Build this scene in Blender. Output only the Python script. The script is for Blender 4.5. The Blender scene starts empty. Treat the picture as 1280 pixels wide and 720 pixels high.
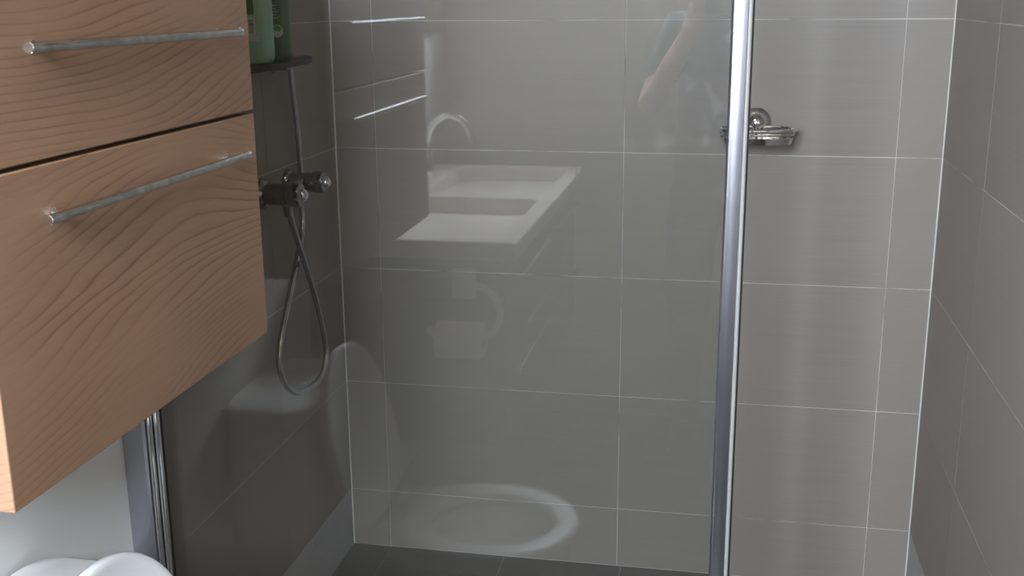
import bpy, bmesh, math, random
from mathutils import Vector, Matrix
random.seed(4)
S = bpy.context.scene
COL = S.collection

# ------------------------------------------------------------------ camera
F_PX, YAW, PITCH, ROLL = 1400.98, 0.1923, 0.2540, -0.0077
CAM = Vector((0.8446, -2.6165, 1.4193))
cd = bpy.data.cameras.new('camera'); co = bpy.data.objects.new('camera', cd); COL.objects.link(co)
cy, sy, cp, sp = math.cos(YAW), math.sin(YAW), math.cos(PITCH), math.sin(PITCH)
fwd = Vector((-sy*cp, cy*cp, -sp)); r0 = Vector((cy, sy, 0)); u0 = r0.cross(fwd)
rt = math.cos(ROLL)*r0 + math.sin(ROLL)*u0; up = -math.sin(ROLL)*r0 + math.cos(ROLL)*u0
M = Matrix((rt, up, -fwd)).transposed().to_4x4(); M.translation = CAM
co.matrix_world = M
cd.sensor_width = 36.0; cd.sensor_fit = 'HORIZONTAL'; cd.lens = F_PX/1280*36.0
cd.clip_start = 0.004; cd.clip_end = 100
S.camera = co

# ------------------------------------------------------------------ light
W = bpy.data.worlds.new('daylight'); S.world = W; W.use_nodes = True
wn = W.node_tree; bg = wn.nodes['Background']
# overcast sky: brighter towards the zenith, dull ground below the horizon
wtc = wn.nodes.new('ShaderNodeTexCoord'); wsp = wn.nodes.new('ShaderNodeSeparateXYZ'); wrp = wn.nodes.new('ShaderNodeValToRGB'); wmr = wn.nodes.new('ShaderNodeMapRange')
wn.links.new(wtc.outputs['Generated'], wsp.inputs[0]); wn.links.new(wsp.outputs[2], wmr.inputs[0]); wmr.inputs[1].default_value = -1.0; wmr.inputs[2].default_value = 1.0
wn.links.new(wmr.outputs[0], wrp.inputs[0]); we = wrp.color_ramp.elements
we[0].position = 0.0; we[0].color = (.07, .068, .06, 1); we[1].position = 1.0; we[1].color = (.84, .92, 1.05, 1)
for p_, c_ in ((.498, (.07, .068, .06, 1)), (.502, (.28, .307, .35, 1))):
    e_ = we.new(p_); e_.color = c_
wn.links.new(wrp.outputs[0], bg.inputs['Color']); bg.inputs['Strength'].default_value = 192.0
WIN = (0.04, 0.84, 1.50, 2.26)         # rear window x0 x1 z0 z1
REAR = -3.20
pl = bpy.data.lights.new('window_daylight', 'AREA'); pl.shape = 'RECTANGLE'
pl.size = WIN[1]-WIN[0]; pl.size_y = WIN[3]-WIN[2]; pl.cycles.is_portal = True
po = bpy.data.objects.new('window_daylight', pl); COL.objects.link(po)
po.location = ((WIN[0]+WIN[1])/2, REAR-0.115, (WIN[2]+WIN[3])/2); po.rotation_euler = (math.radians(90), 0, 0)
S.view_settings.view_transform = 'Standard'; S.view_settings.look = 'None'
S.view_settings.gamma = 1.0; S.view_settings.exposure = 0.0; S.view_settings.use_curve_mapping = False
LAMP_W = 3.4

# ------------------------------------------------------------------ materials
def new_mat(name):
    m = bpy.data.materials.new(name); m.use_nodes = True
    nt = m.node_tree; return m, nt, nt.nodes['Principled BSDF']
def node(nt, t, **kw):
    n = nt.nodes.new(t)
    for k, v in kw.items():
        if k.startswith('_'): setattr(n, k[1:], v)
        else: n.inputs[k].default_value = v
    return n
def coords(nt, scale=(1, 1, 1), loc=(0, 0, 0), kind='Object'):
    tc = nt.nodes.new('ShaderNodeTexCoord'); mp = nt.nodes.new('ShaderNodeMapping')
    mp.inputs['Scale'].default_value = scale; mp.inputs['Location'].default_value = loc
    nt.links.new(tc.outputs[kind], mp.inputs['Vector']); return mp.outputs['Vector']
def ramp(nt, fac, stops):
    r = nt.nodes.new('ShaderNodeValToRGB'); e = r.color_ramp.elements
    while len(e) > 1: e.remove(e[0])
    e[0].position = stops[0][0]; e[0].color = (*stops[0][1], 1)
    for p, c in stops[1:]:
        n = e.new(p); n.color = (*c, 1)
    nt.links.new(fac, r.inputs['Fac']); return r.outputs['Color']
def math_(nt, op, a, b=None, c=None):
    n = nt.nodes.new('ShaderNodeMath'); n.operation = op
    for i, x in enumerate((a, b, c)):
        if x is None: continue
        if isinstance(x, (int, float)): n.inputs[i].default_value = x
        else: nt.links.new(x, n.inputs[i])
    return n.outputs[0]
def mixc(nt, fac, a, b, mode='MIX'):
    n = nt.nodes.new('ShaderNodeMix'); n.data_type = 'RGBA'; n.blend_type = mode
    for sock, x in ((n.inputs['Factor'], fac), (n.inputs[6], a), (n.inputs[7], b)):
        if isinstance(x, (int, float)): sock.default_value = x
        elif isinstance(x, tuple): sock.default_value = (*x, 1)
        else: nt.links.new(x, sock)
    return n.outputs[2]
def bump(nt, b, h, strength=.1, dist=.002):
    n = nt.nodes.new('ShaderNodeBump'); n.inputs['Strength'].default_value = strength; n.inputs['Distance'].default_value = dist
    nt.links.new(h, n.inputs['Height']); nt.links.new(n.outputs['Normal'], b.inputs['Normal'])

def plain(name, col, rough=.5, metal=0.0, spec=.5, var=.06, scale=8, coat=0):
    m, nt, b = new_mat(name)
    n = node(nt, 'ShaderNodeTexNoise', Scale=scale, Detail=3.0)
    nt.links.new(coords(nt), n.inputs['Vector'])
    lo = tuple(c*(1-var) for c in col); hi = tuple(min(1, c*(1+var)) for c in col)
    nt.links.new(ramp(nt, n.outputs['Fac'], [(.3, lo), (.7, hi)]), b.inputs['Base Color'])
    b.inputs['Roughness'].default_value = rough; b.inputs['Metallic'].default_value = metal
    b.inputs['Specular IOR Level'].default_value = spec; b.inputs['Coat Weight'].default_value = coat
    return m

def tile_mat(name, col, rough, streak=(3, 3, 260), amount=.055):
    m, nt, b = new_mat(name)
    n1 = node(nt, 'ShaderNodeTexNoise', Scale=1.0, Detail=3.0); nt.links.new(coords(nt, streak), n1.inputs['Vector'])
    n2 = node(nt, 'ShaderNodeTexNoise', Scale=5.0, Detail=4.0); nt.links.new(coords(nt), n2.inputs['Vector'])
    oi = nt.nodes.new('ShaderNodeObjectInfo')
    f = math_(nt, 'ADD', math_(nt, 'MULTIPLY', n1.outputs['Fac'], .6), math_(nt, 'MULTIPLY', n2.outputs['Fac'], .4))
    c = ramp(nt, f, [(.3, tuple(x*(1-amount) for x in col)), (.7, tuple(x*(1+amount) for x in col))])
    v = math_(nt, 'ADD', math_(nt, 'MULTIPLY', oi.outputs['Random'], .05), .975)
    vv = nt.nodes.new('ShaderNodeCombineColor')
    for i in range(3): nt.links.new(v, vv.inputs[i])
    nt.links.new(mixc(nt, 1.0, c, vv.outputs[0], 'MULTIPLY'), b.inputs['Base Color'])
    b.inputs['Roughness'].default_value = rough
    bump(nt, b, n1.outputs['Fac'], .05, .001)
    return m
TILE = tile_mat('taupe_wall_tile', (.297, .266, .236), .42)
FTILE = tile_mat('dark_floor_tile', (.115, .104, .092), .38, (6, 6, 6))
def grout_mat():
    m, nt, b = new_mat('pale_grout')
    n = node(nt, 'ShaderNodeTexNoise', Scale=7.0, Detail=5.0, Roughness=.6); nt.links.new(coords(nt), n.inputs['Vector'])
    nt.links.new(ramp(nt, n.outputs['Fac'], [(.34, (.26, .24, .22)), (.46, (.62, .60, .57)), (.7, (.78, .77, .74))]), b.inputs['Base Color'])
    b.inputs['Roughness'].default_value = .85
    return m
GROUT = grout_mat()
FGROUT = plain('dim_floor_grout', (.36, .35, .33), .9, var=.3, scale=20)
PLASTER = plain('white_plaster', (.74, .73, .70), .75, var=.03, scale=3)
BEIGE = plain('warm_beige_paint', (.58, .49, .40), .75, var=.03, scale=3)
BASIN = plain('lamplit_basin_ceramic', (.76, .70, .63), .12, spec=.5, var=.01)  # white ceramic with the warm lamplight put into its base colour
CEIL = plain('white_ceiling_paint', (.66, .65, .63), .8, var=.02)
BAND = plain('pale_grey_render', (.46, .455, .44), .55, var=.05, scale=12)
SEAL = plain('white_silicone', (.72, .72, .70), .4)
CHROME = plain('chrome', (.84, .85, .87), .07, 1.0, var=.02)
CHROME_D = plain('chrome_dark_reflections', (.34, .33, .32), .13, 1.0, var=.1, scale=30)  # chrome with the mixer's dark reflections put into the base colour
HOSEM = plain('wound_steel_hose', (.55, .54, .53), .16, 1.0, var=.1, scale=30)
ALU = plain('polished_aluminium', (.52, .535, .60), .29, 1.0, var=.05, scale=14)
STEEL = plain('brushed_steel_bar', (.56, .55, .54), .26, 1.0, var=.18, scale=60)
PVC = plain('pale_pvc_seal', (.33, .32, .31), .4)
DARKP = plain('dark_rubber', (.02, .02, .02), .5)
CERAM = plain('white_ceramic', (.80, .80, .78), .08, spec=.6, var=.01, coat=.3)
SEATP = plain('white_toilet_plastic', (.84, .84, .83), .18, var=.01)
PAPER = plain('white_tissue_paper', (.86, .85, .83), .9, var=.03, scale=90)
CARD = plain('brown_card_core', (.32, .23, .15), .9)
WHITEM = plain('white_enamel', (.8, .8, .78), .3)
SMOKE = plain('smoked_black_glass', (.008, .008, .008), .35, spec=.15)
LABELW = plain('white_label_paper', (.55, .60, .52), .6)
INK = plain('black_ink', (.02, .03, .02), .6)
GREEN_L = plain('pale_green_plastic', (.30, .52, .39), .32, var=.03)
GREEN_D = plain('leaf_green_plastic', (.075, .17, .06), .3, var=.1)
GREEN_B = plain('bright_green_print', (.06, .36, .05), .5)
SKIN = plain('skin', (.62, .36, .27), .5)
SHIRT = plain('dark_grey_cotton', (.045, .048, .055), .9, var=.2, scale=60)
DENIM = plain('navy_denim', (.03, .04, .07), .9, var=.2, scale=60)
HAIR = plain('brown_hair', (.06, .035, .02), .6)
PHONE = plain('black_phone_case', (.02, .02, .022), .35)

def wood_mat(name, off, base=(.290, .172, .102), rough=.42):
    m, nt, b = new_mat(name); L = nt.links
    mp = coords(nt, (1, 1, 1), off)
    sep = nt.nodes.new('ShaderNodeSeparateXYZ'); L.new(mp, sep.inputs[0])
    def stretched(sx, sz, scale, detail=2.0, dist=0.0):
        mm = nt.nodes.new('ShaderNodeMapping'); mm.inputs['Scale'].default_value = (1, sx, sz)
        L.new(mp, mm.inputs['Vector'])
        n = node(nt, 'ShaderNodeTexNoise', Scale=scale, Detail=detail, Distortion=dist); L.new(mm.outputs[0], n.inputs['Vector']); return n.outputs['Fac']
    broad = stretched(1.0, 1.5, 1.0, 0.0)
    mid = stretched(1.6, 11.0, 1.0, 1.0)
    fine = stretched(7, 34, 1.0, 2.0)
    h = math_(nt, 'ADD', math_(nt, 'MULTIPLY', sep.outputs[2], 78.0), math_(nt, 'MULTIPLY', broad, 46.0))
    h = math_(nt, 'ADD', h, math_(nt, 'MULTIPLY', sep.outputs[1], -1.0))
    h = math_(nt, 'ADD', h, math_(nt, 'MULTIPLY', mid, 4.5))
    h = math_(nt, 'ADD', h, math_(nt, 'MULTIPLY', fine, .7))
    fr = math_(nt, 'FRACT', h)
    lines = ramp(nt, fr, [(0, (1, 1, 1)), (.08, (.75, .75, .75)), (.20, (.25, .25, .25)), (.45, (.08, .08, .08)), (.80, (0, 0, 0)), (.97, (.2, .2, .2)), (1, (1, 1, 1))])
    fade = stretched(4, 9, 1.0, 2.0)
    lines_f = math_(nt, 'MULTIPLY', lines, ramp(nt, fade, [(.36, (.05, .05, .05)), (.62, (1, 1, 1))]))
    fib = stretched(9, 420, 1.0, 3.0)
    tone = stretched(1.2, 6, 1.0, 2.0)
    c = ramp(nt, tone, [(.3, tuple(x*.88 for x in base)), (.7, tuple(x*1.12 for x in base))])
    c = mixc(nt, math_(nt, 'MULTIPLY', fib, .44), c, tuple(x*.50 for x in base))
    c = mixc(nt, math_(nt, 'MULTIPLY', lines_f, .8), c, (base[0]*.42, base[1]*.35, base[2]*.30))
    L.new(c, b.inputs['Base Color']); b.inputs['Roughness'].default_value = rough
    bump(nt, b, fib, .06, .0006)
    return m
WOOD_A = wood_mat('walnut_foil_upper', (3.1, .7, .35)); WOOD_B = wood_mat('walnut_foil_lower', (7.3, 2.2, 1.9))
WOOD_C = wood_mat('maple_carcass', (1.1, 5.2, 3.3), base=(.46, .305, .195))

def glass_mat(name, tint, smudge=False):
    m = bpy.data.materials.new(name); m.use_nodes = True; nt = m.node_tree; nt.nodes.clear(); L = nt.links
    out = nt.nodes.new('ShaderNodeOutputMaterial')
    geo = nt.nodes.new('ShaderNodeNewGeometry')
    ior = math_(nt, 'ADD', math_(nt, 'MULTIPLY', geo.outputs['Backfacing'], 1/1.52-1.52), 1.52)
    fr = nt.nodes.new('ShaderNodeFresnel'); L.new(ior, fr.inputs['IOR'])
    tr = node(nt, 'ShaderNodeBsdfTransparent', Color=(*tint, 1)); gl = node(nt, 'ShaderNodeBsdfGlossy', Roughness=0.0, Color=(1, 1, 1, 1))
    mx = nt.nodes.new('ShaderNodeMixShader'); L.new(fr.outputs[0], mx.inputs[0]); L.new(tr.outputs[0], mx.inputs[1]); L.new(gl.outputs[0], mx.inputs[2])
    res = mx.outputs[0]
    if smudge:   # dried soap film, patchy, thickest beside the post
        v = coords(nt)
        n = node(nt, 'ShaderNodeTexNoise', Scale=26.0, Detail=4.0, Roughness=.55); L.new(v, n.inputs['Vector'])
        n2 = node(nt, 'ShaderNodeTexNoise', Scale=5.0, Detail=2.0); L.new(v, n2.inputs['Vector'])
        sep = nt.nodes.new('ShaderNodeSeparateXYZ'); L.new(v, sep.inputs[0])
        gx = node(nt, 'ShaderNodeMapRange'); L.new(sep.outputs[0], gx.inputs[0]); gx.inputs[1].default_value = .25; gx.inputs[2].default_value = .46
        gz = node(nt, 'ShaderNodeMapRange'); L.new(sep.outputs[2], gz.inputs[0]); gz.inputs[1].default_value = .10; gz.inputs[2].default_value = .30
        blot = ramp(nt, n.outputs['Fac'], [(.56, (0, 0, 0)), (.70, (1, 1, 1))])
        k = math_(nt, 'MULTIPLY', math_(nt, 'MULTIPLY', blot, gx.outputs[0]), math_(nt, 'MULTIPLY', math_(nt, 'MULTIPLY', n2.outputs['Fac'], gz.outputs[0]), .16))
        k = math_(nt, 'ADD', k, .004)
        df = node(nt, 'ShaderNodeBsdfDiffuse', Color=(.75, .75, .74, 1))
        m2 = nt.nodes.new('ShaderNodeMixShader'); L.new(k, m2.inputs[0]); L.new(res, m2.inputs[1]); L.new(df.outputs[0], m2.inputs[2]); res = m2.outputs[0]
    L.new(res, out.inputs['Surface']); return m
GLASS = glass_mat('clear_shower_glass', (.880, .887, .880), True)
WGLASS = glass_mat('window_glass', (.97, .98, .98))
def mirror_mat():
    m, nt, b = new_mat('silvered_mirror'); b.inputs['Metallic'].default_value = 1; b.inputs['Roughness'].default_value = 0.01
    b.inputs['Base Color'].default_value = (.85, .87, .86, 1); return m
MIRROR = mirror_mat()
def emit_mat(name, col, s):
    m, nt, b = new_mat(name); b.inputs['Emission Color'].default_value = (*col, 1); b.inputs['Emission Strength'].default_value = s
    b.inputs['Base Color'].default_value = (.8, .8, .8, 1); return m
BULB = emit_mat('warm_lamp_diffuser', (1.0, .74, .44), 12)

# ------------------------------------------------------------------ builders
def empty(name, loc, label, cat, group=None):
    o = bpy.data.objects.new(name, None); COL.objects.link(o); o.location = loc; o.empty_display_size = .05
    tag(o, label, cat, group); return o
def tag(o, label=None, cat=None, group=None, kind=None):
    for k, v in (('label', label), ('category', cat), ('group', group), ('kind', kind)):
        if v: o[k] = v
    return o
def wloc(o):
    v = Vector((0, 0, 0))
    while o: v += o.location; o = o.parent
    return v
def obj(name, bm, mat, parent=None, smooth=False, bevel=0, seg=2, subd=0, angle=35):
    """bm holds world coordinates; the object's origin goes to the middle of the mesh"""
    if not isinstance(bm, bmesh.types.BMesh):
        vs, fs = bm; b = bmesh.new(); bv = [b.verts.new(v) for v in vs]
        for f in fs:
            try: b.faces.new([bv[i] for i in f])
            except ValueError: pass
        bm = b
    bmesh.ops.recalc_face_normals(bm, faces=bm.faces)
    xs = [v.co for v in bm.verts]
    c = Vector([(min(p[i] for p in xs)+max(p[i] for p in xs))/2 for i in range(3)])
    bmesh.ops.translate(bm, verts=bm.verts, vec=-c)
    me = bpy.data.meshes.new(name); bm.to_mesh(me); bm.free()
    me.materials.append(mat)
    o = bpy.data.objects.new(name, me); COL.objects.link(o)
    o.location = c-(wloc(parent) if parent else Vector((0, 0, 0))); o.parent = parent
    if bevel:
        m = o.modifiers.new('b', 'BEVEL'); m.width = bevel; m.segments = seg; m.limit_method = 'ANGLE'; m.angle_limit = math.radians(40)
    if subd:
        m = o.modifiers.new('s', 'SUBSURF'); m.levels = m.render_levels = subd
    if smooth or bevel:
        for p in me.polygons: p.use_smooth = True
        if not subd: me.set_sharp_from_angle(angle=math.radians(angle))
    return o
def struct(name, bm, mat, **kw): return tag(obj(name, bm, mat, **kw), kind='structure')
def add_box(bm, x0, x1, y0, y1, z0, z1):
    v = [bm.verts.new((x, y, z)) for z in (z0, z1) for y in (y0, y1) for x in (x0, x1)]
    for f in ((0, 2, 3, 1), (4, 5, 7, 6), (0, 1, 5, 4), (2, 6, 7, 3), (0, 4, 6, 2), (1, 3, 7, 5)): bm.faces.new([v[i] for i in f])
def box(*b):
    bm = bmesh.new()
    for q in (b if isinstance(b[0], tuple) else [b]): add_box(bm, *q)
    return bm
def frame_axes(t):
    t = t.normalized(); a = Vector((0, 0, 1)) if abs(t.z) < .9 else Vector((1, 0, 0))
    u = t.cross(a).normalized(); return u, t.cross(u).normalized()
def add_loft(bm, rings, cap=True, closed=False):
    R = [[bm.verts.new(p) for p in r] for r in rings]; n = len(R[0])
    pairs = list(zip(R, R[1:]))+([(R[-1], R[0])] if closed else [])
    for a, b in pairs:
        for i in range(n):
            j = (i+1) % n; bm.faces.new((a[i], a[j], b[j], b[i]))
    if cap and not closed: bm.faces.new(R[0][::-1]); bm.faces.new(R[-1])
def loft(rings, cap=True, closed=False):
    bm = bmesh.new(); add_loft(bm, rings, cap, closed); return bm
def add_lathe(bm, o, axis, prof, n=28):
    """prof: (distance along axis, radius)"""
    o = Vector(o); axis = Vector(axis).normalized(); u, w = frame_axes(axis)
    add_loft(bm, [[o+axis*d+(u*math.cos(a)+w*math.sin(a))*max(r, 1e-4) for a in (2*math.pi*i/n for i in range(n))] for d, r in prof])
def lathe(o, axis, prof, n=28):
    bm = bmesh.new(); add_lathe(bm, o, axis, prof, n); return bm
def catmull(pts, k=10):
    P = [Vector(p) for p in pts]; P = [2*P[0]-P[1]]+P+[2*P[-1]-P[-2]]; out = []
    for i in range(1, len(P)-2):
        a, b, c, d = P[i-1:i+3]
        for s in range(k):
            t = s/k
            out.append(.5*((2*b)+(c-a)*t+(2*a-5*b+4*c-d)*t*t+(3*b-a-3*c+d)*t**3))
    return out+[P[-2]]
def add_tube(bm, path, r, n=10, closed=False, rf=None):
    path = [Vector(p) for p in path]; m = len(path); rings = []; u = None
    for i, p in enumerate(path):
        if closed: t = path[(i+1) % m]-path[i-1]
        else: t = path[min(i+1, m-1)]-path[max(i-1, 0)]
        t = t.normalized()
        u = frame_axes(t)[0] if u is None else (u-t*u.dot(t)).normalized()
        w = t.cross(u); rr = rf(i) if rf else r
        rings.append([p+(u*math.cos(a)+w*math.sin(a))*rr for a in (2*math.pi*k/n for k in range(n))])
    add_loft(bm, rings, closed=closed)
def tube(path, r, n=10, closed=False, rf=None):
    bm = bmesh.new(); add_tube(bm, path, r, n, closed, rf); return bm
def sring(cx, cy, z, a, b, e=2.0, n=48, eb=None):
    """superellipse in XY; eb: exponent on the -x half"""
    r = []
    for i in range(n):
        t = 2*math.pi*i/n; c, s = math.cos(t), math.sin(t); k = 2/(eb if (eb and c < 0) else e)
        r.append(Vector((cx+a*math.copysign(abs(c)**k, c), cy+b*math.copysign(abs(s)**k, s), z)))
    return r

# ------------------------------------------------------------------ the room
XL, XR, XP = -0.1032, 1.3125, -0.145      # tiled faces, plaster face of the bathroom wall
FL = -0.08                                # bathroom floor
TOP = 2.36
GY = -0.96                                # front face of the glass
ROWS = [.159+.302*k for k in range(8)]    # joints
G = .0020                                 # joint width
D = .0018                                 # tile proud of grout bed
DS = .0006                                # side walls: joints almost flush
_tiles = {}
def tile(parent, mat, axis, u0, u1, v0, v1, face, depth=D, joint=G, ju=None):
    """axis 'Y': face looks to -Y, u=X v=Z; '+X'/'-X': u=Y v=Z; 'Z': face up, u=X v=Y"""
    w, h = u1-u0-(ju or joint), v1-v0-joint
    key = (mat.name, axis, round(w, 4), round(h, 4))
    if key not in _tiles:
        if axis == 'Y': b = box(-w/2, w/2, 0, depth, -h/2, h/2)
        elif axis == '+X': b = box(-depth, 0, -w/2, w/2, -h/2, h/2)
        elif axis == '-X': b = box(0, depth, -w/2, w/2, -h/2, h/2)
        else: b = box(-w/2, w/2, -h/2, h/2, -depth, 0)
        bmesh.ops.recalc_face_normals(b, faces=b.faces)
        me = bpy.data.meshes.new('tile'); b.to_mesh(me); b.free(); me.materials.append(mat); _tiles[key] = me
    o = bpy.data.objects.new('tile', _tiles[key]); COL.objects.link(o)
    u, v = (u0+u1)/2, (v0+v1)/2
    j = random.uniform(-.00025, .00025)
    p = {'Y': Vector((u, face+j, v)), '+X': Vector((face+j, u, v)), '-X': Vector((face+j, u, v)), 'Z': Vector((u, v, face+j))}[axis]
    o.location = p-wloc(parent); o.parent = parent; return o

wb = struct('wall_back', box(XL-.06, XR+.06, D, .12, -.2, TOP), GROUT)
zz = [0]+ROWS+[TOP]
for z0, z1 in zip(zz, zz[1:]):
    for x0, x1 in ((XL, 0), (0, .604), (.604, 1.2125), (1.2125, XR)):
        tile(wb, TILE, 'Y', x0, x1, z0, z1, 0.0, ju=.0016)
wl = struct('wall_left', box((XL-.05, XL-DS, -.985, D, .157, TOP), (XL-.05, XL-D-.002, -.985, D, -.2, .157)), GROUT)
for z0, z1 in zip(zz[1:], zz[2:]):
    for y0, y1 in ((-.422, -.0), (-.985, -.422)): tile(wl, TILE, '+X', y0, y1, z0, z1, XL, DS, .0019, .0012)
wr = struct('wall_right', box(XR+DS, XR+.12, REAR, D, -.2, TOP), GROUT)
ys = [0, -.43, -1.034, -1.638, -2.242, -2.846, REAR]
zr = [FL]+zz[1:]
for (z0, z1) in zip(zr, zr[1:]):
    for y1, y0 in zip(ys, ys[1:]):
        if z1 < .2 and y0 > -1.1: continue
        tile(wr, TILE, '-X', y0, y1, z0, z1, XR, DS, .0019, .0012)
struct('trim_1', box(XL-D, XL-.001, -.96, 0, 0, .157), BAND)
struct('trim_2', box(XR+.0002, XR+.003, -1.03, 0, 0, .157), BAND)
for x, s in ((XL, 1), (XR, -1)):
    bm = bmesh.new(); a = [bm.verts.new((x, 0, z)) for z in (0, TOP)]; b = [bm.verts.new((x+s*.0028, 0, z)) for z in (0, TOP)]; c = [bm.verts.new((x, -.0028, z)) for z in (0, TOP)]
    for p, q in ((a, b), (b, c), (c, a)): bm.faces.new((p[0], q[0], q[1], p[1]))
    bm.faces.new((a[0], b[0], c[0])); bm.faces.new((a[1], b[1], c[1]))
    obj('sealant_bead', bm, SEAL, wb)

wp = struct('wall_bathroom', box(XP-.10, XP, REAR-.11, -.985, -.2, TOP), PLASTER)
fs = struct('floor', box(XL-.05, XR+.01, -1.03, .02, -.2, -D), FGROUT)
fx = [XL, .003, .31, .615, .92, 1.225, XR]; fy = [0, -.113, -.416, -.719, -1.03]
for x0, x1 in zip(fx, fx[1:]):
    for y1, y0 in zip(fy, fy[1:]): tile(fs, FTILE, 'Z', x0, x1, y0, y1, 0.0, joint=.002)
fb = struct('floor_bathroom', box(XP-.05, XR+.05, REAR-.05, -1.03, -.2, FL-D), FGROUT)
gx = [XP]+[.0+.302*k for k in range(5)]+[XR]; gy = [-1.03-.302*k for k in range(8)]+[REAR]
for x0, x1 in zip(gx, gx[1:]):
    for y1, y0 in zip(gy, gy[1:]): tile(fb, FTILE, 'Z', x0, x1, y0, y1, FL, joint=.002)
struct('ceiling', box(XP-.1, XR+.12, REAR-.11, .12, TOP, TOP+.08), CEIL)
x0, x1, z0, z1 = WIN
struct('wall_rear', box((XP, x0, REAR-.11, REAR, -.2, TOP), (x1, XR+D, REAR-.11, REAR, -.2, TOP), (x0, x1, REAR-.11, REAR, -.2, z0), (x0, x1, REAR-.11, REAR, z1, TOP)), BEIGE)
win = struct('window_1', box((x0, x0+.05, REAR-.09, REAR-.03, z0, z1), (x1-.05, x1, REAR-.09, REAR-.03, z0, z1), (x0+.05, x1-.05, REAR-.09, REAR-.03, z0, z0+.05), (x0+.05, x1-.05, REAR-.09, REAR-.03, z1-.05, z1), ((x0+x1)/2-.03, (x0+x1)/2+.03, REAR-.09, REAR-.03, z0+.05, z1-.05)), WHITEM, bevel=.004)
for a, b in ((x0+.05, (x0+x1)/2-.03), ((x0+x1)/2+.03, x1-.05)):
    obj('pane', box(a, b, REAR-.064, REAR-.058, z0+.05, z1-.05), WGLASS, win)
obj('window_sill', box(x0-.03, x1+.03, REAR-.03, REAR+.03, z0-.025, z0), WHITEM, win, bevel=.004)

# ------------------------------------------------------------------ shower screen
scr = empty('shower_screen', (.38, GY, 0), 'clear glass shower panel between a chrome wall channel and a chrome post', 'shower screen')
obj('glass_pane', box(-.095, .850, GY, GY+.006, .006, 2.0), GLASS, scr)
# post: flat wide front, groove, rounded edge
def extrude(poly, z0, z1):
    return loft([[Vector((x, y, z)) for x, y in poly] for z in (z0, z1)])
def arc(cx, cy, r, a0, a1, n=8): return [(cx+r*math.cos(math.radians(a0+(a1-a0)*i/n)), cy+r*math.sin(math.radians(a0+(a1-a0)*i/n))) for i in range(n+1)]
px, py = .8405, GY-.012
poly = arc(px+.006, py+.004, .006, 180, 262)+arc(px+.0145, py+.034, .0365, 258, 283, 6)+[(px+.0228, py+.0045)]
poly = [(px, py+.028)]+poly+[(px+.0228, py+.028)]
post = obj('post', extrude(poly, .0, 2.03), ALU, scr, smooth=True, angle=30)
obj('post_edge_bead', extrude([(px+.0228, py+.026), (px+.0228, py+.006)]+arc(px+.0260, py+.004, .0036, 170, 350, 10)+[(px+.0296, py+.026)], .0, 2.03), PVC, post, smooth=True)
obj('post_seal', extrude([(px+.0296, py+.008), (px+.0322, py+.009), (px+.0322, py+.024), (px+.0296, py+.024)], .0, 2.03), DARKP, post)
# wall channel
ch = obj('wall_channel', extrude([(XP, -.985), (XP, -1.000), (-.1075, -1.000), (-.1035, -.9965), (-.1035, -.985)], 0, 2.03), ALU, scr, smooth=True)
obj('channel_lip', extrude(arc(-.0985, -.990, .0055, 0, 360, 14)[:-1], 0, 2.03), CHROME, ch, smooth=True)
obj('channel_lip', extrude(arc(-.0875, -.985, .0055, 0, 360, 14)[:-1], 0, 2.03), CHROME, ch, smooth=True)
obj('channel_back', box(-.1032, -.0935, -.988, -.956, 0, 2.03), DARKP, ch)
obj('bottom_seal', box(-.083, .8405, GY-.002, GY+.008, 0.0, .008), DARKP, scr)

# ------------------------------------------------------------------ wall cabinet
CX, CY0, CY1 = .180, -1.730, -1.112
cab = empty('wall_cabinet', (XP, (CY0+CY1)/2, .938), 'walnut wall cabinet with two drawers and long steel bar handles above the toilet', 'cabinet')
obj('carcass', box(XP, CX-.0195, CY0, CY1, .938, 1.60), WOOD_C, cab, bevel=.001)
def bar_handle(dr, z, y0, y1):
    x = CX+.018
    h = obj('handle', lathe((x, y0, z), (0, 1, 0), [(0, .0001), (0, .0048), (.0008, .0054), (y1-y0-.0008, .0054), (y1-y0, .0048), (y1-y0, .0001)], 20), STEEL, dr, smooth=True)
    for y in (y0+.034, y1-.034):
        obj('handle_post', lathe((CX-.0005, y, z), (1, 0, 0), [(0, .0065), (.002, .0065), (.003, .0045), (.015, .0045)], 16), CHROME, h, smooth=True)
    for y, s in ((y0, -1), (y1, 1)):
        obj('end_cap', lathe((x, y, z), (0, s, 0), [(0, .0058), (.0012, .0058), (.002, .0050), (.002, .0001)], 20), CHROME, h, smooth=True)
for za, zb, hz, mt in ((.938, 1.2625, 1.2125, WOOD_B), (1.2675, 1.60, 1.3765, WOOD_A)):
    dr = obj('drawer', box(CX-.019, CX, CY0, CY1, za, zb), mt, cab, bevel=.0014)
    bar_handle(dr, hz, -1.650, -1.180)

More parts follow.
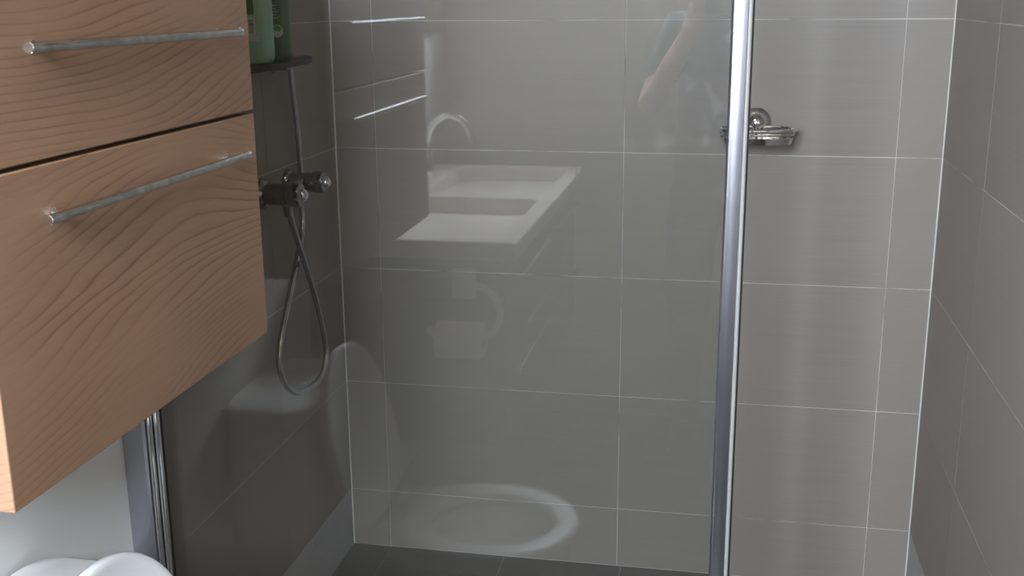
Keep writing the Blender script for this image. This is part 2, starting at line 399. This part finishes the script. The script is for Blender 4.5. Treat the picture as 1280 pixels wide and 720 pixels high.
# ------------------------------------------------------------------ toilet
TY = -1.44
tl = empty('toilet', (.30, TY, FL), 'white toilet with raised lid and low cistern below the walnut cabinet', 'toilet')
out_ = [(FL, .10, .245, .115), (FL+.02, .10, .25, .118), (.06, .115, .23, .105), (.16, .17, .235, .115), (.24, .225, .26, .145), (.295, .278, .262, .166), (.318, .285, .268, .172), (.324, .285, .264, .168)]
rings = [sring(.285 if z > .2 else .25, TY, z, b, c, 2.2, 56, 3.0) for z, a, b, c in out_]
rings += [sring(.385, TY, .322, .122, .110, 2.1, 56), sring(.385, TY, .25, .115, .10, 2.1, 56), sring(.37, TY, .14, .075, .065, 2, 56), sring(.36, TY, .10, .04, .04, 2, 56)]
obj('bowl', loft(rings), CERAM, tl, smooth=True, angle=60)
cis = [(.30, .085, .165, 5), (.32, .090, .172, 6), (.585, .096, .178, 6)]
obj('cistern', loft([sring(XP+.003+a, TY, z, a, b, e, 56) for z, a, b, e in cis]), CERAM, tl, smooth=True, angle=50)
cl = obj('cistern_lid', loft([sring(XP+.002+a, TY, z, a, b, 4.6, 56) for z, a, b in ((.587, .098, .180), (.591, .1005, .184), (.612, .1005, .184), (.620, .097, .180), (.6235, .088, .170))]), CERAM, tl, smooth=True, angle=60)
obj('flush_button', lathe((-.04, TY, .623), (0, 0, 1), [(0, .022), (.004, .022), (.006, .019), (.006, .0001)]), CHROME, cl, smooth=True)
SX, SA = .378, .188
def egg(k, z, dx=0): return sring(SX+dx, TY, z, SA*k[0], .176*k[1], 2.1, 64, 2.9)
def hole(k, z): return sring(.385, TY, z, .130*k, .112*k, 2.0, 64, 2.3)
seat_r = [egg((.985, .985), .326), egg((1, 1), .331), egg((.995, .995), .340), egg((.97, .965), .3455), egg((.90, .89), .3475), hole(1.10, .3455), hole(1.03, .342), hole(1, .336), hole(1.0, .328), hole(1.05, .326)]
obj('seat', loft(seat_r, closed=True), SEATP, tl, smooth=True, angle=80)
# raised lid
HX, HZ = .148, .350
ux, uz = Vector((-.094, 0, .390)).normalized(), None
un = Vector((0, 1, 0)).cross(ux).normalized()       # faces into the room
if un.x < 0: un = -un
def lid_ring(k, d):
    pts = []
    for i in range(64):
        t = 2*math.pi*i/64; c, s = math.cos(t), math.sin(t); e = 2/2.15 if c > 0 else 2/3.4
        a = .185+.187*k*math.copysign(abs(c)**e, c); b = .180*k*math.copysign(abs(s)**e, s)
        pts.append(Vector((HX, TY, HZ))+ux*a+Vector((0, 1, 0))*b+un*d)
    return pts
obj('lid', loft([lid_ring(.93, -.020), lid_ring(.985, -.016), lid_ring(1.0, -.008), lid_ring(.995, .0), lid_ring(.975, .003), lid_ring(.93, .0), lid_ring(.5, -.004)]), SEATP, tl, smooth=True, angle=80)
for dy in (-.078, .078):
    obj('hinge', lathe((.166, TY+dy-.016, .346), (0, 1, 0), [(0, .008), (.002, .011), (.030, .011), (.032, .008)], 18), SEATP, tl, smooth=True)

# ------------------------------------------------------------------ washbasin unit
VX, VY0, VY1, VZ = .372, -3.005, -1.778, .870
van = empty('vanity_unit', (XP, (VY0+VY1)/2, .34), 'wide dark grey vanity unit hanging below the double white washbasin', 'cabinet')
ANTH = plain('anthracite_melamine', (.05, .05, .052), .5)
obj('carcass', box((XP+.003, VX-.05, VY0+.008, VY0+.026, .36, VZ-.047), (XP+.003, VX-.05, VY1-.026, VY1-.008, .36, VZ-.047), (XP+.003, VX-.05, VY0+.026, VY1-.026, .36, .378), (XP+.003, XP+.021, VY0+.026, VY1-.026, .378, VZ-.12)), ANTH, van)
ym = (VY0+VY1)/2
for a, b in ((VY0+.008, ym-.0015), (ym+.0015, VY1-.008)):
    for za, zb in ((.36, .585), (.588, VZ-.056)):
        d = obj('drawer', box(VX-.049, VX-.030, a, b, za, zb), ANTH, van, bevel=.0014)
        obj('handle', lathe((VX-.008, a+.07, zb-.05), (0, 1, 0), [(0, .0055), (b-a-.14, .0055)], 14), STEEL, d, smooth=True)
        for y in (a+.085, b-.085): obj('handle_post', lathe((VX-.0305, y, zb-.05), (1, 0, 0), [(0, .005), (.02, .005)], 12), CHROME, d, smooth=True)
# the basin slab with two recesses
gxs = [XP, -.045, .325, VX]; gys = [VY0, -2.955, -2.435, -2.375, -1.852, VY1]
vs, fcs = [], []
def V(x, y, z): vs.append((x, y, z)); return len(vs)-1
topv = {(i, j): V(x, y, VZ) for i, x in enumerate(gxs) for j, y in enumerate(gys)}
botv = {(i, j): V(x, y, VZ-.045) for i, x in ((0, XP), (3, VX)) for j, y in ((0, VY0), (5, VY1))}
for i in range(3):
    for j in range(5):
        q = [topv[(i, j)], topv[(i+1, j)], topv[(i+1, j+1)], topv[(i, j+1)]]
        if i == 1 and j in (1, 3):
            xa, xb, ya, yb = gxs[1]+.022, gxs[2]-.03, gys[j]+.03, gys[j+1]-.03
            low = [V(xa, ya, VZ-.105), V(xb, ya, VZ-.105), V(xb, yb, VZ-.105), V(xa, yb, VZ-.105)]
            for k in range(4): fcs.append((q[k], q[(k+1) % 4], low[(k+1) % 4], low[k]))
            fcs.append(tuple(low))
        else: fcs.append(tuple(q))
def side(keys, a, b): fcs.append(tuple([topv[k] for k in keys]+[botv[b], botv[a]]))
side([(i, 0) for i in range(4)], (0, 0), (3, 0)); side([(i, 5) for i in range(4)], (0, 5), (3, 5))
side([(0, j) for j in range(6)], (0, 0), (0, 5)); side([(3, j) for j in range(6)], (3, 0), (3, 5))
fcs.append((botv[(0, 0)], botv[(3, 0)], botv[(3, 5)], botv[(0, 5)]))
wbn = obj('washbasin', (vs, fcs), BASIN, None, bevel=.006, seg=3)
tag(wbn, 'long white ceramic washbasin with two basins on the dark vanity', 'washbasin')
for yc in ((gys[1]+gys[2])/2, (gys[3]+gys[4])/2):
    obj('drain', lathe((.12, yc, VZ-.1049), (0, 0, 1), [(0, .032), (.002, .032), (.003, .026), (.001, .02), (.001, .0001)], 24), CHROME, wbn, smooth=True)
obj('overflow_hole', lathe((-.0335, -2.69, .832), (1, 0, -.2), [(0, .010), (.0015, .010), (.002, .008), (.002, .0001)], 18), CHROME_D, wbn, smooth=True)
fa = empty('basin_tap', (-.085, -2.69, VZ), 'chrome basin tap with a high curved spout on the white washbasin', 'tap')
obj('tap_body', lathe((-.085, -2.69, VZ), (0, 0, 1), [(0, .026), (.006, .026), (.009, .021), (.06, .021), (.066, .017), (.075, .012)], 24), CHROME, fa, smooth=True)
obj('spout', tube(catmull([(-.082, -2.69, .935), (-.080, -2.69, .99), (-.062, -2.69, 1.035), (-.02, -2.69, 1.064), (.025, -2.69, 1.055), (.052, -2.69, 1.022), (.060, -2.69, .998)]), .0105, 14), CHROME, fa, smooth=True)
obj('aerator', lathe((.0595, -2.69, 1.004), (.15, 0, -1), [(0, .0125), (.022, .0125), (.024, .010), (.024, .0001)], 18), CHROME_D, fa, smooth=True)
lv = obj('lever', tube([(-.085, -2.69, .918), (-.088, -2.665, .928), (-.090, -2.635, .945)], .006, 10), CHROME, fa, smooth=True)
# paper holder on the vanity's end panel
HY = VY1-.008
ph = empty('toilet_paper_holder', (.247, HY, .70), 'white curved toilet paper holder on the end panel of the vanity', 'paper holder')
obj('backplate', box(.218, .276, HY, HY+.012, .733, .806), WHITEM, ph, bevel=.004)
obj('arm', tube(catmull([(.268, HY+.008, .768), (.30, HY+.030, .765), (.328, HY+.045, .748), (.342, HY+.05, .716), (.335, HY+.05, .682), (.318, HY+.05, .662), (.300, HY+.05, .655), (.25, HY+.05, .654), (.19, HY+.05, .655), (.168, HY+.05, .668)], 8), .0085, 12), WHITEM, ph, smooth=True)
rl = empty('toilet_roll', (.25, HY+.05, .61), 'part used white toilet roll on the curved holder', 'toilet roll')
ring_o = [(0, .047), (.112, .047)]
bm = bmesh.new(); o_, ax = Vector((.192, HY+.05, .648)), Vector((1, 0, 0)); u_, w_ = frame_axes(ax)
def circ(d, r, n=32): return [o_+ax*d+(u_*math.cos(2*math.pi*i/n)+w_*math.sin(2*math.pi*i/n))*r for i in range(n)]
obj('paper', loft([circ(0, .021), circ(0, .0395), circ(.002, .041), circ(.110, .041), circ(.112, .0395), circ(.112, .021)], closed=True), PAPER, rl, smooth=True)
obj('card_core', loft([circ(.001, .019), circ(.001, .0208), circ(.111, .0208), circ(.111, .019)], closed=True), CARD, rl, smooth=True)
obj('paper_sheet', loft([[Vector((x, HY+.05+.0405+dy, z)) for x, dy in ((.194, 0), (.302, 0), (.302, .0008), (.194, .0008))] for z in (.648, .612)]), PAPER, rl)
mr = empty('wall_mirror', (XP, ym, 1.31), 'frameless rectangular mirror on the plaster wall above the washbasin', 'mirror')
obj('backing', box(XP, XP+.014, VY0-.05, VY1-.02, 1.315, 1.985), WHITEM, mr)
obj('mirror_glass', box(XP+.014, XP+.019, VY0-.055, VY1-.015, 1.31, 1.99), MIRROR, mr)

# ------------------------------------------------------------------ shower fittings
mx = empty('shower_mixer', (XL, -.395, 1.03), 'chrome shower mixer with two round knobs and a looping metal hose', 'shower mixer')
def valve(y, z, reach, k):
    rs = obj('rosette', lathe((XL, y, z), (1, 0, 0), [(0, .030*k), (.004, .030*k), (.010, .026*k), (.013, .018*k)]), CHROME_D, mx, smooth=True)
    st = obj('valve_body', lathe((XL+.006, y, z), (1, 0, 0), [(0, .0205*k), (reach-.056, .0215*k), (reach-.054, .0235*k), (reach-.048, .0235*k), (reach-.046, .018*k), (reach-.04, .018*k)]), CHROME_D, mx, smooth=True)
    kn = obj('knob', lathe((XL+reach-.042, y, z), (1, 0, 0), [(0, .016*k), (.002, .0225*k), (.008, .0245*k), (.024, .0245*k), (.030, .0225*k), (.033, .018*k), (.034, .0125*k), (.034, .0001)]), CHROME_D, mx, smooth=True)
    obj('knob_cap', lathe((XL+reach-.009, y, z), (1, 0, 0), [(0, .0125*k), (.004, .012*k), (.008, .009*k), (.0105, .005*k), (.011, .0001)]), CHROME, kn, smooth=True)
valve(-.455, 1.027, .098, 1.06); valve(-.318, 1.032, .098, .95)
obj('mixer_body', lathe((-.064, -.475, 1.026), (0, 1, 0), [(0, .012), (.004, .0185), (.155, .0185), (.159, .012)], 26), CHROME_D, mx, smooth=True)
obj('outlet', lathe((-.058, -.435, 1.012), (.05, .12, -1), [(0, .013), (.012, .013), (.013, .0105), (.034, .0105), (.035, .008)], 18), CHROME_D, mx, smooth=True)
HOSE = [(-.056, -.430, .985), (-.058, -.400, .935), (-.063, -.326, .831), (-.065, -.266, .722), (-.066, -.232, .615), (-.066, -.282, .566), (-.065, -.396, .574), (-.065, -.468, .608), (-.066, -.506, .660), (-.068, -.490, .718),
        (-.074, -.395, .818), (-.087, -.290, .909), (-.090, -.275, .985), (-.090, -.270, 1.062), (-.088, -.280, 1.152), (-.084, -.310, 1.271), (-.076, -.335, 1.40), (-.070, -.345, 1.60), (-.062, -.345, 1.76)]
hp = catmull(HOSE, 24)
# even spacing so that every second ring is a rib of the metal winding
def resample(P, step):
    out = [P[0]]; acc = 0
    for a, b in zip(P, P[1:]):
        L = (b-a).length; d = step-acc
        while d <= L: out.append(a.lerp(b, d/L)); d += step
        acc = L-(d-step)
    return out
hp = resample(hp, .0026)
obj('hose', tube(hp, .0068, 10, rf=lambda i: .0074 if i % 2 else .0057), HOSEM, mx, smooth=True, angle=80)
hs = empty('hand_shower', (-.10, -.345, 1.76), 'chrome hand shower in a wall bracket above the green bottles', 'hand shower')
obj('wall_bracket', lathe((XL, -.345, 1.80), (1, 0, 0), [(0, .026), (.006, .026), (.010, .014), (.028, .014), (.03, .01)], 24), CHROME, hs, smooth=True)
obj('bracket_cup', lathe((-.062, -.345, 1.775), (.12, 0, 1), [(0, .013), (.002, .017), (.04, .018), (.042, .013)], 24), CHROME, hs, smooth=True)
obj('handle', tube(catmull([(-.062, -.345, 1.755), (-.055, -.345, 1.82), (-.045, -.345, 1.90), (-.025, -.345, 1.965), (.005, -.345, 1.99)]), .0105, 14), CHROME, hs, smooth=True)
obj('shower_head', lathe((.0, -.345, 2.00), (.55, 0, -.85), [(0, .012), (.004, .03), (.014, .044), (.022, .046), (.026, .043), (.026, .0001)], 32), CHROME, hs, smooth=True)

# shelf with two bottles
SZ = 1.300
sh = empty('shower_shelf', (XL, -.52, SZ), 'smoked glass shower shelf on the tiled wall above the mixer', 'shelf')
o2 = [(XL+.001, -.80)]+[(XL+.04, -.80)]+arc(XL+.072, -.768, .032, 270, 360, 6)+[(XL+.105, -.60), (XL+.104, -.50), (XL+.098, -.42), (XL+.086, -.355), (XL+.066, -.300), (XL+.045, -.268), (XL+.036, -.258), (XL+.034, -.285), (XL+.034, -.335), (XL+.028, -.345), (XL+.001, -.345)]
obj('shelf_plate', loft([[Vector((x, y, z)) for x, y in o2] for z in (SZ-.0105, SZ)]), SMOKE, sh, bevel=.0015)
for y in (-.70, -.36):
    obj('shelf_bracket', lathe((XL, y, SZ-.0195), (1, 0, 0), [(0, .012), (.003, .012), (.004, .0065), (.035, .0065), (.036, .004)], 16), CHROME_D, sh, smooth=True)
def bottle(name, label, cx, cy_, a, b, h, mat, e=2.6):
    r = empty(name, (cx, cy_, SZ), label, 'bottle', None)
    pr = [(0, .80), (.003, .90), (.010, .975), (.022, 1.0), (h*.55, .985), (h*.78, .93), (h*.9, .78), (h*.965, .52), (h, .40)]
    obj('bottle_body', loft([sring(cx, cy_, SZ+z, a*k, b*(k if z > .03 else (k+1)/2 if k < 1 else 1), e, 40) for z, k in pr]), mat, r, smooth=True, angle=60)
    obj('cap', lathe((cx, cy_, SZ+h), (0, 0, 1), [(0, .015), (.002, .017), (.026, .017), (.029, .014), (.029, .0001)], 24), LABELW if mat is GREEN_D else mat, r, smooth=True)
    return r
b1 = bottle('shampoo_bottle', 'pale green plastic bottle with a barcode label on the shower shelf', -.052, -.555, .0345, .024, .205, GREEN_L)
def front(cx, cy_, a, b, e, x, pad=.0006):
    """y of the bottle's -Y surface at x"""
    k = max(0.0, 1-abs((x-cx)/a)**e)**(1/e); return cy_-b*k-pad
def patch(cx, cy_, a, b, e, xa, xb, za, zb, pad, n=6):
    xs_ = [xa+(xb-xa)*i/n for i in range(n+1)]
    rings = []
    for x in xs_:
        y = front(cx, cy_, a, b, e, x, pad)
        rings.append([Vector((x, y, SZ+za)), Vector((x, y, SZ+zb)), Vector((x, y+.0005, SZ+zb)), Vector((x, y+.0005, SZ+za))])
    return loft(rings)
lb = obj('barcode_label', patch(-.052, -.555, .0345, .024, 2.6, -.0560, -.0415, .053, .087, .0004), LABELW, b1)
obj('info_label', patch(-.052, -.555, .0345, .024, 2.6, -.0590, -.0370, .0425, .0515, .0004), LABELW, b1)
for k in range(9):
    zb_ = .057+.0028*k
    obj('barcode_bar', patch(-.052, -.555, .0345, .024, 2.6, -.0535, -.0445, zb_, zb_+random.choice((.0009, .0013, .0018)), .0010, 3), INK, lb)
obj('label_panel', patch(-.052, -.555, .0345, .024, 2.6, -.075, -.0430, .091, .135, .0004), GREEN_D, b1)
b2 = bottle('shower_gel_bottle', 'dark green bottle with a bright green badge behind the pale green bottle', -.062, -.430, .030, .021, .20, GREEN_D, 2.3)
def disc(cx, cz, r, pad, mat, par, squash=1.0):
    bm = bmesh.new(); n = 20; ring = []
    for i in range(n):
        x = cx+r*math.cos(2*math.pi*i/n); ring.append((x, cz+r*squash*math.sin(2*math.pi*i/n)))
    fr = [bm.verts.new((x, front(-.062, -.430, .030, .021, 2.3, x, pad), SZ+z)) for x, z in ring]
    bk = [bm.verts.new((x, front(-.062, -.430, .030, .021, 2.3, x, pad)+.0008, SZ+z)) for x, z in ring]
    bm.faces.new(fr); bm.faces.new(bk[::-1])
    for i in range(n): bm.faces.new((fr[i], fr[(i+1) % n], bk[(i+1) % n], bk[i]))
    return obj('badge', bm, mat, par)
bd = disc(-.0515, .057, .0112, .0008, LABELW, b2, 1.15); bd2 = disc(-.0515, .0625, .0088, .0016, GREEN_B, b2, .6)
for k, (za, w) in enumerate(((.082, .016), (.088, .013), (.094, .015), (.100, .012), (.106, .014))):
    obj('print_line', patch(-.062, -.430, .030, .021, 2.3, -.064, -.064+w, za, za+.0016, .0006), LABELW, b2)

# soap dish
sd = empty('soap_dish', (.903, 0, 1.14), 'chrome wire soap dish on a round wall rosette', 'soap dish')
obj('rosette', lathe((.903, 0, 1.141), (0, -1, 0), [(0, .033), (.004, .033), (.009, .029), (.012, .021), (.015, .0205), (.020, .016), (.024, .011)], 36), CHROME, sd, smooth=True)
obj('stem', lathe((.903, -.018, 1.141), (0, -1, -.05), [(0, .009), (.016, .008), (.018, .0095), (.026, .0095), (.028, .006), (.028, .0001)], 24), CHROME, sd, smooth=True)
def oval(z, a, b, cy_=-.078, e=2.5, n=56): return sring(.903, cy_, z, a, b, e, n)
obj('upper_ring', tube(oval(1.133, .083, .050), .0042, 10, True), CHROME, sd, smooth=True)
obj('dish_band', loft([oval(1.1035, .074, .0430), oval(1.1030, .077, .0460), oval(1.1165, .0795, .0485), oval(1.1170, .0775, .0465)], closed=True), CHROME, sd, smooth=True, angle=50)
obj('middle_ring', tube(oval(1.124, .081, .0485), .0022, 8, True), CHROME, sd, smooth=True)
for a in range(10):
    t = 2*math.pi*(a+.5)/10
    def pt(z, A, B):
        c, s = math.cos(t), math.sin(t); return Vector((.903+A*math.copysign(abs(c)**.8, c), -.078+B*math.copysign(abs(s)**.8, s), z))
    obj('upright_wire', tube([pt(1.133, .083, .050), pt(1.121, .080, .047), pt(1.110, .076, .044)], .002, 8), CHROME, sd, smooth=True)
for k in range(7):
    x = .903+(k-3)*.019; w = .042*(1-abs((x-.903)/.077)**2.5)**.4
    obj('base_wire', tube([(x, -.078-w, 1.1085), (x, -.078+w, 1.1085)], .0018, 8), CHROME, sd, smooth=True)
obj('clip', tube(catmull([(.903, -.040, 1.139), (.903, -.046, 1.128), (.903, -.034, 1.121)], 6), .0045, 10), CHROME, sd, smooth=True)

# ------------------------------------------------------------------ ceiling lamp
la = empty('ceiling_lamp', (.55, -1.75, TOP), 'round warm ceiling lamp in the middle of the bathroom ceiling', 'lamp')
obj('lamp_rim', lathe((.55, -1.75, TOP), (0, 0, -1), [(0, .085), (.012, .085), (.020, .078), (.020, .070)], 36), CHROME, la, smooth=True)
obj('diffuser', lathe((.55, -1.75, TOP-.018), (0, 0, -1), [(0, .070), (.010, .062), (.018, .04), (.021, .0001)], 36), BULB, la, smooth=True)
ll = bpy.data.lights.new('lamp_light', 'POINT'); ll.energy = LAMP_W; ll.color = (1.0, .70, .38); ll.shadow_soft_size = .06
lo = bpy.data.objects.new('lamp_light', ll); COL.objects.link(lo); lo.location = (.55, -1.75, TOP-.10)

# ------------------------------------------------------------------ the photographer, seen in the glass
def skinned(name, verts, edges, mat, parent, root=0, sub=2):
    me = bpy.data.meshes.new(name); me.from_pydata([v[:3] for v in verts], edges, []); me.materials.append(mat)
    o = bpy.data.objects.new(name, me); COL.objects.link(o); o.parent = parent; o.location = -wloc(parent)
    m = o.modifiers.new('skin', 'SKIN'); m.use_smooth_shade = True
    sv = me.skin_vertices[0].data
    for i, v in enumerate(verts): r = v[3]; sv[i].radius = r if isinstance(r, tuple) else (r, r); sv[i].use_root = (i == root)
    d = o.modifiers.new('sub', 'SUBSURF'); d.levels = d.render_levels = sub
    return o
PX, PY = .83, -2.985
pr = empty('person', (PX, PY, FL), 'person in a dark top holding up a phone, reflected in the shower glass', 'person')
vb, eb = [], []
def chain(start, pts):
    k = start
    for p in pts:
        vb.append(p); n = len(vb)-1
        if k is not None: eb.append((k, n))
        k = n
    return k
def P(x, y, z, r): return (PX+x, PY+y, z, r)
pel = chain(None, [P(0, 0, .84, (.105, .07))])
ch_ = chain(pel, [P(0, 0, 1.00, (.11, .075)), P(0, -.01, 1.17, (.125, .08)), P(0, -.01, 1.29, (.11, .065))])
chain(ch_, [P(0, .0, 1.375, .052), P(0, .015, 1.43, .055), P(0, .025, 1.50, (.072, .088)), P(0, .025, 1.57, (.072, .088)), P(0, .015, 1.625, (.045, .055))])
for s_ in (-1, 1):
    chain(pel, [P(s_*.095, .0, .77, .066), P(s_*.10, .01, .60, .058), P(s_*.10, .015, .41, .045), P(s_*.10, .0, .25, .042), P(s_*.10, -.01, .03, .036), P(s_*.10, .02, -.035, .036), P(s_*.105, .12, -.052, .028), P(s_*.11, .17, -.055, .022)])
    el = (.24, .17, 1.08)
    a = chain(ch_, [P(s_*.15, -.01, 1.315, .056), P(s_*.195, .05, 1.20, .047), P(s_*el[0], el[1], el[2], .038), P(s_*.17, .235, 1.205, .037), P(s_*.112, .288, 1.315, .026)])
    pm = chain(a, [P(s_*.098, .308, 1.358, (.022, .030))])
    # thumb on the near face of the phone, four fingers round its back
    chain(pm, [P(s_*.082, .318, 1.378, .011), P(s_*.062, .324, 1.402, .0095), P(s_*.048, .328, 1.42, .008)])
    for k in range(4):
        z = 1.372+.017*k; q = 1-.06*abs(k-1.4)
        chain(pm, [P(s_*.100, .334, z, .0105), P(s_*.098, .357, z+.004, .0095), P(s_*(.098-.022*q), .3635, z+.006, .0085), P(s_*(.098-.036*q), .3630, z+.007, .0075)])
body = skinned('body', vb, eb, SKIN, pr)
# clothing as shells over the body
def shell(name, idx_pts, edges, mat): return skinned(name, idx_pts, edges, mat, pr)
tv = [P(0, 0, .76, (.175, .125)), P(0, 0, .88, (.172, .122)), P(0, 0, 1.0, (.160, .112)), P(0, -.01, 1.17, (.168, .118)), P(0, -.01, 1.30, (.15, .096)), P(0, -.004, 1.36, .066)]
te = [(0, 1), (1, 2), (2, 3), (3, 4), (4, 5)]
for s_ in (-1, 1):
    n = len(tv); tv += [P(s_*.155, -.01, 1.32, .068), P(s_*.195, .05, 1.20, .06), P(s_*.222, .11, 1.14, .057)]
    te += [(4, n), (n, n+1), (n+1, n+2)]
shell('shirt', tv, te, SHIRT)
tv = [P(0, 0, .84, (.135, .10)), P(0, 0, .93, (.135, .098))]; te = [(0, 1)]
for s_ in (-1, 1):
    n = len(tv); tv += [P(s_*.095, 0, .77, .10), P(s_*.10, .01, .60, .088), P(s_*.10, .015, .41, .072), P(s_*.10, 0, .25, .066), P(s_*.10, -.005, -.01, .060)]
    te += [(0, n), (n, n+1), (n+1, n+2), (n+2, n+3), (n+3, n+4)]
shell('trousers', tv, te, DENIM)
for s_ in (-1, 1):
    fx_, fy_ = PX+s_*.105, PY+.06
    obj('shoe', loft([sring(fx_, fy_, FL+z, a*.048, a*.135, 2.4, 28) for z, a in ((.0005, .96), (.004, 1.0), (.022, 1.0), (.030, .97))]+[sring(fx_, fy_-.02, FL+z, b, c, 2.2, 28) for z, b, c in ((.055, .043, .105), (.075, .040, .070), (.085, .034, .055))]), INK, pr, smooth=True, angle=60)
def blob(name, c, r, mat, n=16, m=10, cut=None):
    rings = []
    for j in range(m+1):
        t = math.pi*(.02+.96*j/m)
        rings.append([Vector((c[0]+r[0]*math.sin(t)*math.cos(2*math.pi*i/n), c[1]+r[1]*math.sin(t)*math.sin(2*math.pi*i/n), c[2]+r[2]*math.cos(t))) for i in range(n)])
    return obj(name, loft(rings), mat, pr, smooth=True, angle=80)
blob('hair', (PX, PY-.005, 1.580), (.083, .092, .085), HAIR)
blob('nose', (PX, PY+.118, 1.515), (.012, .016, .022), SKIN)
for s_ in (-1, 1):
    blob('ear', (PX+s_*.076, PY+.015, 1.52), (.008, .018, .03), SKIN)
    blob('eye', (PX+s_*.030, PY+.102, 1.540), (.012, .009, .008), PAPER)
    blob('pupil', (PX+s_*.030, PY+.109, 1.540), (.005, .004, .005), INK)
blob('mouth', (PX, PY+.106, 1.470), (.024, .007, .007), plain('lips', (.45, .16, .14), .5))
ph2 = empty('phone', (PX, PY+.348, 1.365), 'black phone held sideways in both hands of the person', 'phone')
bdy = obj('phone_body', box(PX-.073, PX+.073, PY+.341, PY+.349, 1.369, 1.440), PHONE, ph2, bevel=.003)
obj('phone_screen', box(PX-.069, PX+.069, PY+.3404, PY+.3412, 1.373, 1.436), SMOKE, ph2)
